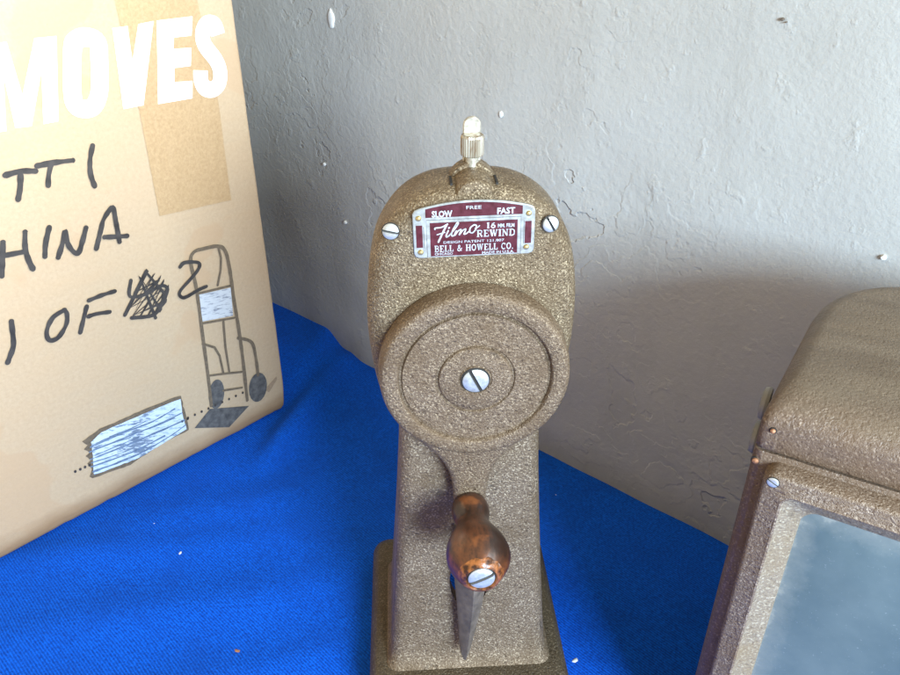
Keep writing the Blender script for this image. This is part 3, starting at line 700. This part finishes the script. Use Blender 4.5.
# crank: disc and arm in one casting
DX, DZ = .04, 20.05
mb = MB()
mb.lathe([(0, .04), (.62, .04), (.66, .10), (.70, .05), (1.45, .02), (1.50, .05), (1.53, .16), (1.60, .16), (1.65, .08), (2.99, .10), (3.04, .22), (3.13, .22), (3.18, .02), (3.24, -.02), (3.70, 0), (3.79, .03), (3.87, .10), (3.91, .2), (3.96, .5), (3.98, .95), (3.9, 1.03)], 96, 0, Matrix.Translation((DX, -1.75, DZ)))
arm = [(-3.3, 18.6), (-2.65, 17.15), (-1.9, 16.3), (-1.35, 15.6), (-1.0, 14.8), (-.86, 13.9), (-.82, 13.1), (-.62, 12.55), (-.1, 12.3), (.42, 12.55), (.62, 13.1), (.68, 13.9), (.82, 14.7), (1.2, 15.6), (1.75, 16.3), (2.6, 17.15), (3.3, 18.6)]
A = smooth_line(arm, 4); A = [Vector((p.x, p.y)) for p in A]
def arm_ring(y, ins):
    r = []; n = len(A)
    for i, p in enumerate(A):
        t = (A[min(i+1, n-1)]-A[max(i-1, 0)]).normalized(); q = Vector((-t.y, t.x)); r.append((p.x+q.x*ins, y, p.y+q.y*ins))
    return r
mb.loft([arm_ring(y, i) for y, i in ((-.78, .12), (-.85, .02), (-1.35, .0), (-1.52, .10), (-1.6, .3))])
crank = mb.build('crank_disc', M['taupe'], rw, angle=45)
screw('hub_screw', crank, [M['screw'], M['dark']], (DX, -1.73, DZ), .54, 64, (0, -1, 0), .14)
# handle
mb = MB(); seg = 40; rings = []; prof = [(-1.45, .3), (-1.5, .66), (-1.62, .78), (-1.95, .85), (-2.25, .84), (-2.5, .77), (-2.75, .72), (-2.95, .75), (-3.3, .88), (-3.7, 1.1), (-4.1, 1.27), (-4.5, 1.36), (-4.9, 1.35), (-5.25, 1.23), (-5.5, 1.08), (-5.68, .95)]
prof2 = [(-5.68, .95), (-5.8, .86), (-5.92, .78), (-5.97, .66), (-5.9, .6), (-5.8, .58)]
hx = lambda y: -.1 + (-y-1.6)*.03
for pr, mi in ((prof, 0), (prof2, 1)):
    rings = [[(hx(y)+r*math.cos(2*math.pi*k/seg)*(1+.015*math.sin(3*2*math.pi*k/seg+y)), y+(.22*noise.noise(Vector((k*.45, 0, 0))) if y == -5.68 else 0), 13.1+r*math.sin(2*math.pi*k/seg)) for k in range(seg)] for y, r in pr]
    mb.loft(rings, mi, cap0=mi == 0, cap1=mi == 1)
hd = mb.build('crank_handle', [M['wood'], M['chipwood']], rw, angle=60)
screw('end_screw', hd, [M['screw'], M['dark']], (hx(-5.9), -5.84, 13.1), .55, -28, (0, -1, 0), .16)
# pointed blade standing off the column behind the handle
mb = MB(); rings = []
for z, hw, yr, yb, xc in ((11.2, .78, -2.35, -.9, .02), (9.6, .80, -2.45, -1.3, .02), (8.2, .78, -2.5, -1.65, .0), (6.8, .62, -2.55, -1.9, -.06), (5.4, .45, -2.6, -2.05, -.16), (4.3, .32, -2.65, -2.2, -.25), (3.7, .2, -2.65, -2.35, -.3), (3.4, .06, -2.6, -2.45, -.32)):
    rings.append([(xc-hw, yb, z), (xc-hw*.8, yb-.25*(yb-yr)-.05, z), (xc-.0+.08, yr, z), (xc+hw*.3, yr+.06, z), (xc+hw, yb-.1, z), (xc+hw*.8, yb+.12, z), (xc-hw*.8, yb+.12, z)])
mb.loft(rings); o = mb.build('pointed_stop', M['dullmetal'], rw, angle=28)

# ------------------------------------------------------------------ film viewer
vw = empty('film_viewer', (11.0, 22.05, 0), -30)
tag(vw, 'brown wrinkle-painted film viewer with grey glass screen at the lower right', 'film viewer')
VWD, VD = 17, 11.6
mb = MB()
def vr(z, i, rf=.35, rb=4.3): return [(x, y, z) for x, y in rrect(i, VWD-i, i, VD-i, [max(.05, rf-i*.4), max(.05, rf-i*.4), max(.1, rb-i), max(.1, rb-i)], 8)]
mb.loft([vr(0, .25), vr(.25, .03), vr(.5, 0), vr(19.92, 0), vr(19.95, .02), vr(19.95, .4), vr(20.2, .4)])
mb.v = [(8.5+(x-8.5)*(1-.085*max(0, (y-1)/10.6)), y, z) for x, y, z in mb.v]
mb.build('body', M['viewer'], vw)
mb = MB()
rings = [vr(20.055, .35), vr(20.05, .03), vr(20.08, .0), vr(20.4, 0), vr(21.0, 0)]
for k in range(1, 9):
    a = R(90*k/8); ins = 1.15*(1-math.cos(a)); z = 21.0+1.15*math.sin(a)
    front = 1.9*(1-math.cos(a))
    rg = []
    for x, y in rrect(ins*.75, VWD-ins*.75, front, VD-ins, [.35+ins*.5, .35+ins*.5, 4.3-ins*.5, 4.3-ins*.5], 8): rg.append((x, y, z))
    rings.append(rg)
def shrink(rg, f, dz):
    cx, cy = VWD/2, VD/2; return [(cx+(x-cx)*f, cy+(y-cy)*f, z+dz) for x, y, z in rg]
top = rings[-1]
for f, dz in ((.94, .03), (.8, .12), (.55, .22), (.25, .28)): rings.append(shrink(top, f, dz))
mb.loft(rings)
mb.v = [(8.5+(x-8.5)*(1-.085*max(0, (y-1)/10.6)), y, z+.055*y*max(0, min(1, (z-21)/1))) for x, y, z in mb.v]; hood = mb.build('hood', M['viewer'], vw, angle=60)
def vscrew(name, x, y, z, r, mats, slot=0, h=.1): return screw(name, vw, mats, (x, y, z), r, slot, (0, -1, 0), h)
# copper rivets: one in the hood, one on the body
for x, z, r, y in ((.48, 20.95, .10, -.0), (.17, 19.42, .13, .06)):
    mb = MB(); mb.lathe([(0, .03), (r*1.35, .03), (r*1.3, -.02), (r*.9, -.03)], 18, 1); mb.lathe([(0, 0), (r, 0), (r*.85, -.08), (r*.3, -.12), (0, -.125)], 18, 0)
    o = mb.build('rivet', [M['copper'], M['dark']], vw); o.location = Vector((x, y, z))*S
# bezel
mb = MB()
BX0, BX1, BZ0, BZ1 = .58, 16.42, 3.6, 19.72
def br(y, i, r): return [(x, y, z) for x, z in rrect(BX0+i, BX1-i, BZ0+i, BZ1-i, r, 8)]
mb.loft([br(.05, .0, .5), br(-.66, .02, .5), br(-.76, .07, .48), br(-.79, .16, .45), br(-.79, .70, .4), br(-.83, .76, .4), br(-.80, .83, .42)], 0, cap0=False, cap1=False)
mb.loft([br(-.80, .83, .42), br(-.66, .93, .5), br(-.30, 1.50, .6), br(-.22, 1.56, .62), br(.0, 1.6, .6)], 1, cap0=False, cap1=False)
bez = mb.build('screen_bezel', [M['bezel'], M['bezel_inner']], vw, angle=50)
screw('bezel_screw', bez, [M['screw'], M['dark']], (.95, -.79, 19.36), .2, 25, (0, -1, 0), .05)
screw('bezel_screw', bez, [M['screw'], M['dark']], (16.05, -.79, 19.36), .2, 70, (0, -1, 0), .05)
mb = MB(); rings = []
for f, dy in ((1, 0), (.9, -.05), (.6, -.13), (.3, -.17), (.05, -.18)):
    rings.append([(8.5+(x-8.5)*f, -.22+dy+.12, 11.66+(z-11.66)*f) for x, y, z in br(0, 1.5, .6)])
mb.loft(rings, cap0=False); mb.build('screen', M['screen'], vw)
# low round grey discs on the left flank
for y, z in ((1.2, 20.6), (.9, 19.2)):
    mb = MB(); mb.lathe([(0, 0), (.62, 0), (.66, -.12), (.6, -.26), (.4, -.32), (0, -.34)], 28, 0)
    o = mb.build('side_disc', M['disc_grey'], vw); o.location = Vector((0.02, y+.9, z))*S; o.rotation_euler = (0, 0, R(-90))

# ------------------------------------------------------------------ camera, light
cam = bpy.data.cameras.new('camera'); co = bpy.data.objects.new('camera', cam); COL.objects.link(co)
cam.sensor_width = 36; cam.lens = 778/900*36; cam.clip_start = .01; cam.clip_end = 50
co.location = (0, 0, 38*S); co.rotation_euler = (R(90-31.2), 0, 0); scn.camera = co
w = bpy.data.worlds.new('World'); scn.world = w; w.use_nodes = True
bg = w.node_tree.nodes['Background']; bg.inputs['Color'].default_value = (1.0, .83, .56, 1); bg.inputs['Strength'].default_value = WORLD
def area(name, loc, aim, sx, sy, power, col, spread=180):
    l = bpy.data.lights.new(name, 'AREA'); l.shape = 'RECTANGLE'; l.size = sx*S; l.size_y = sy*S; l.energy = power; l.color = col; l.spread = R(spread)
    o = bpy.data.objects.new(name, l); COL.objects.link(o); o.location = Vector(loc)*S
    o.rotation_euler = (Vector(aim)-Vector(loc)).to_track_quat('-Z', 'Y').to_euler(); return o
for a in LIGHTS: area(*a)
scn.view_settings.view_transform = 'Standard'; scn.view_settings.look = 'None'; scn.view_settings.exposure = EXPO; scn.view_settings.gamma = 1
scn.cycles.use_denoising = True
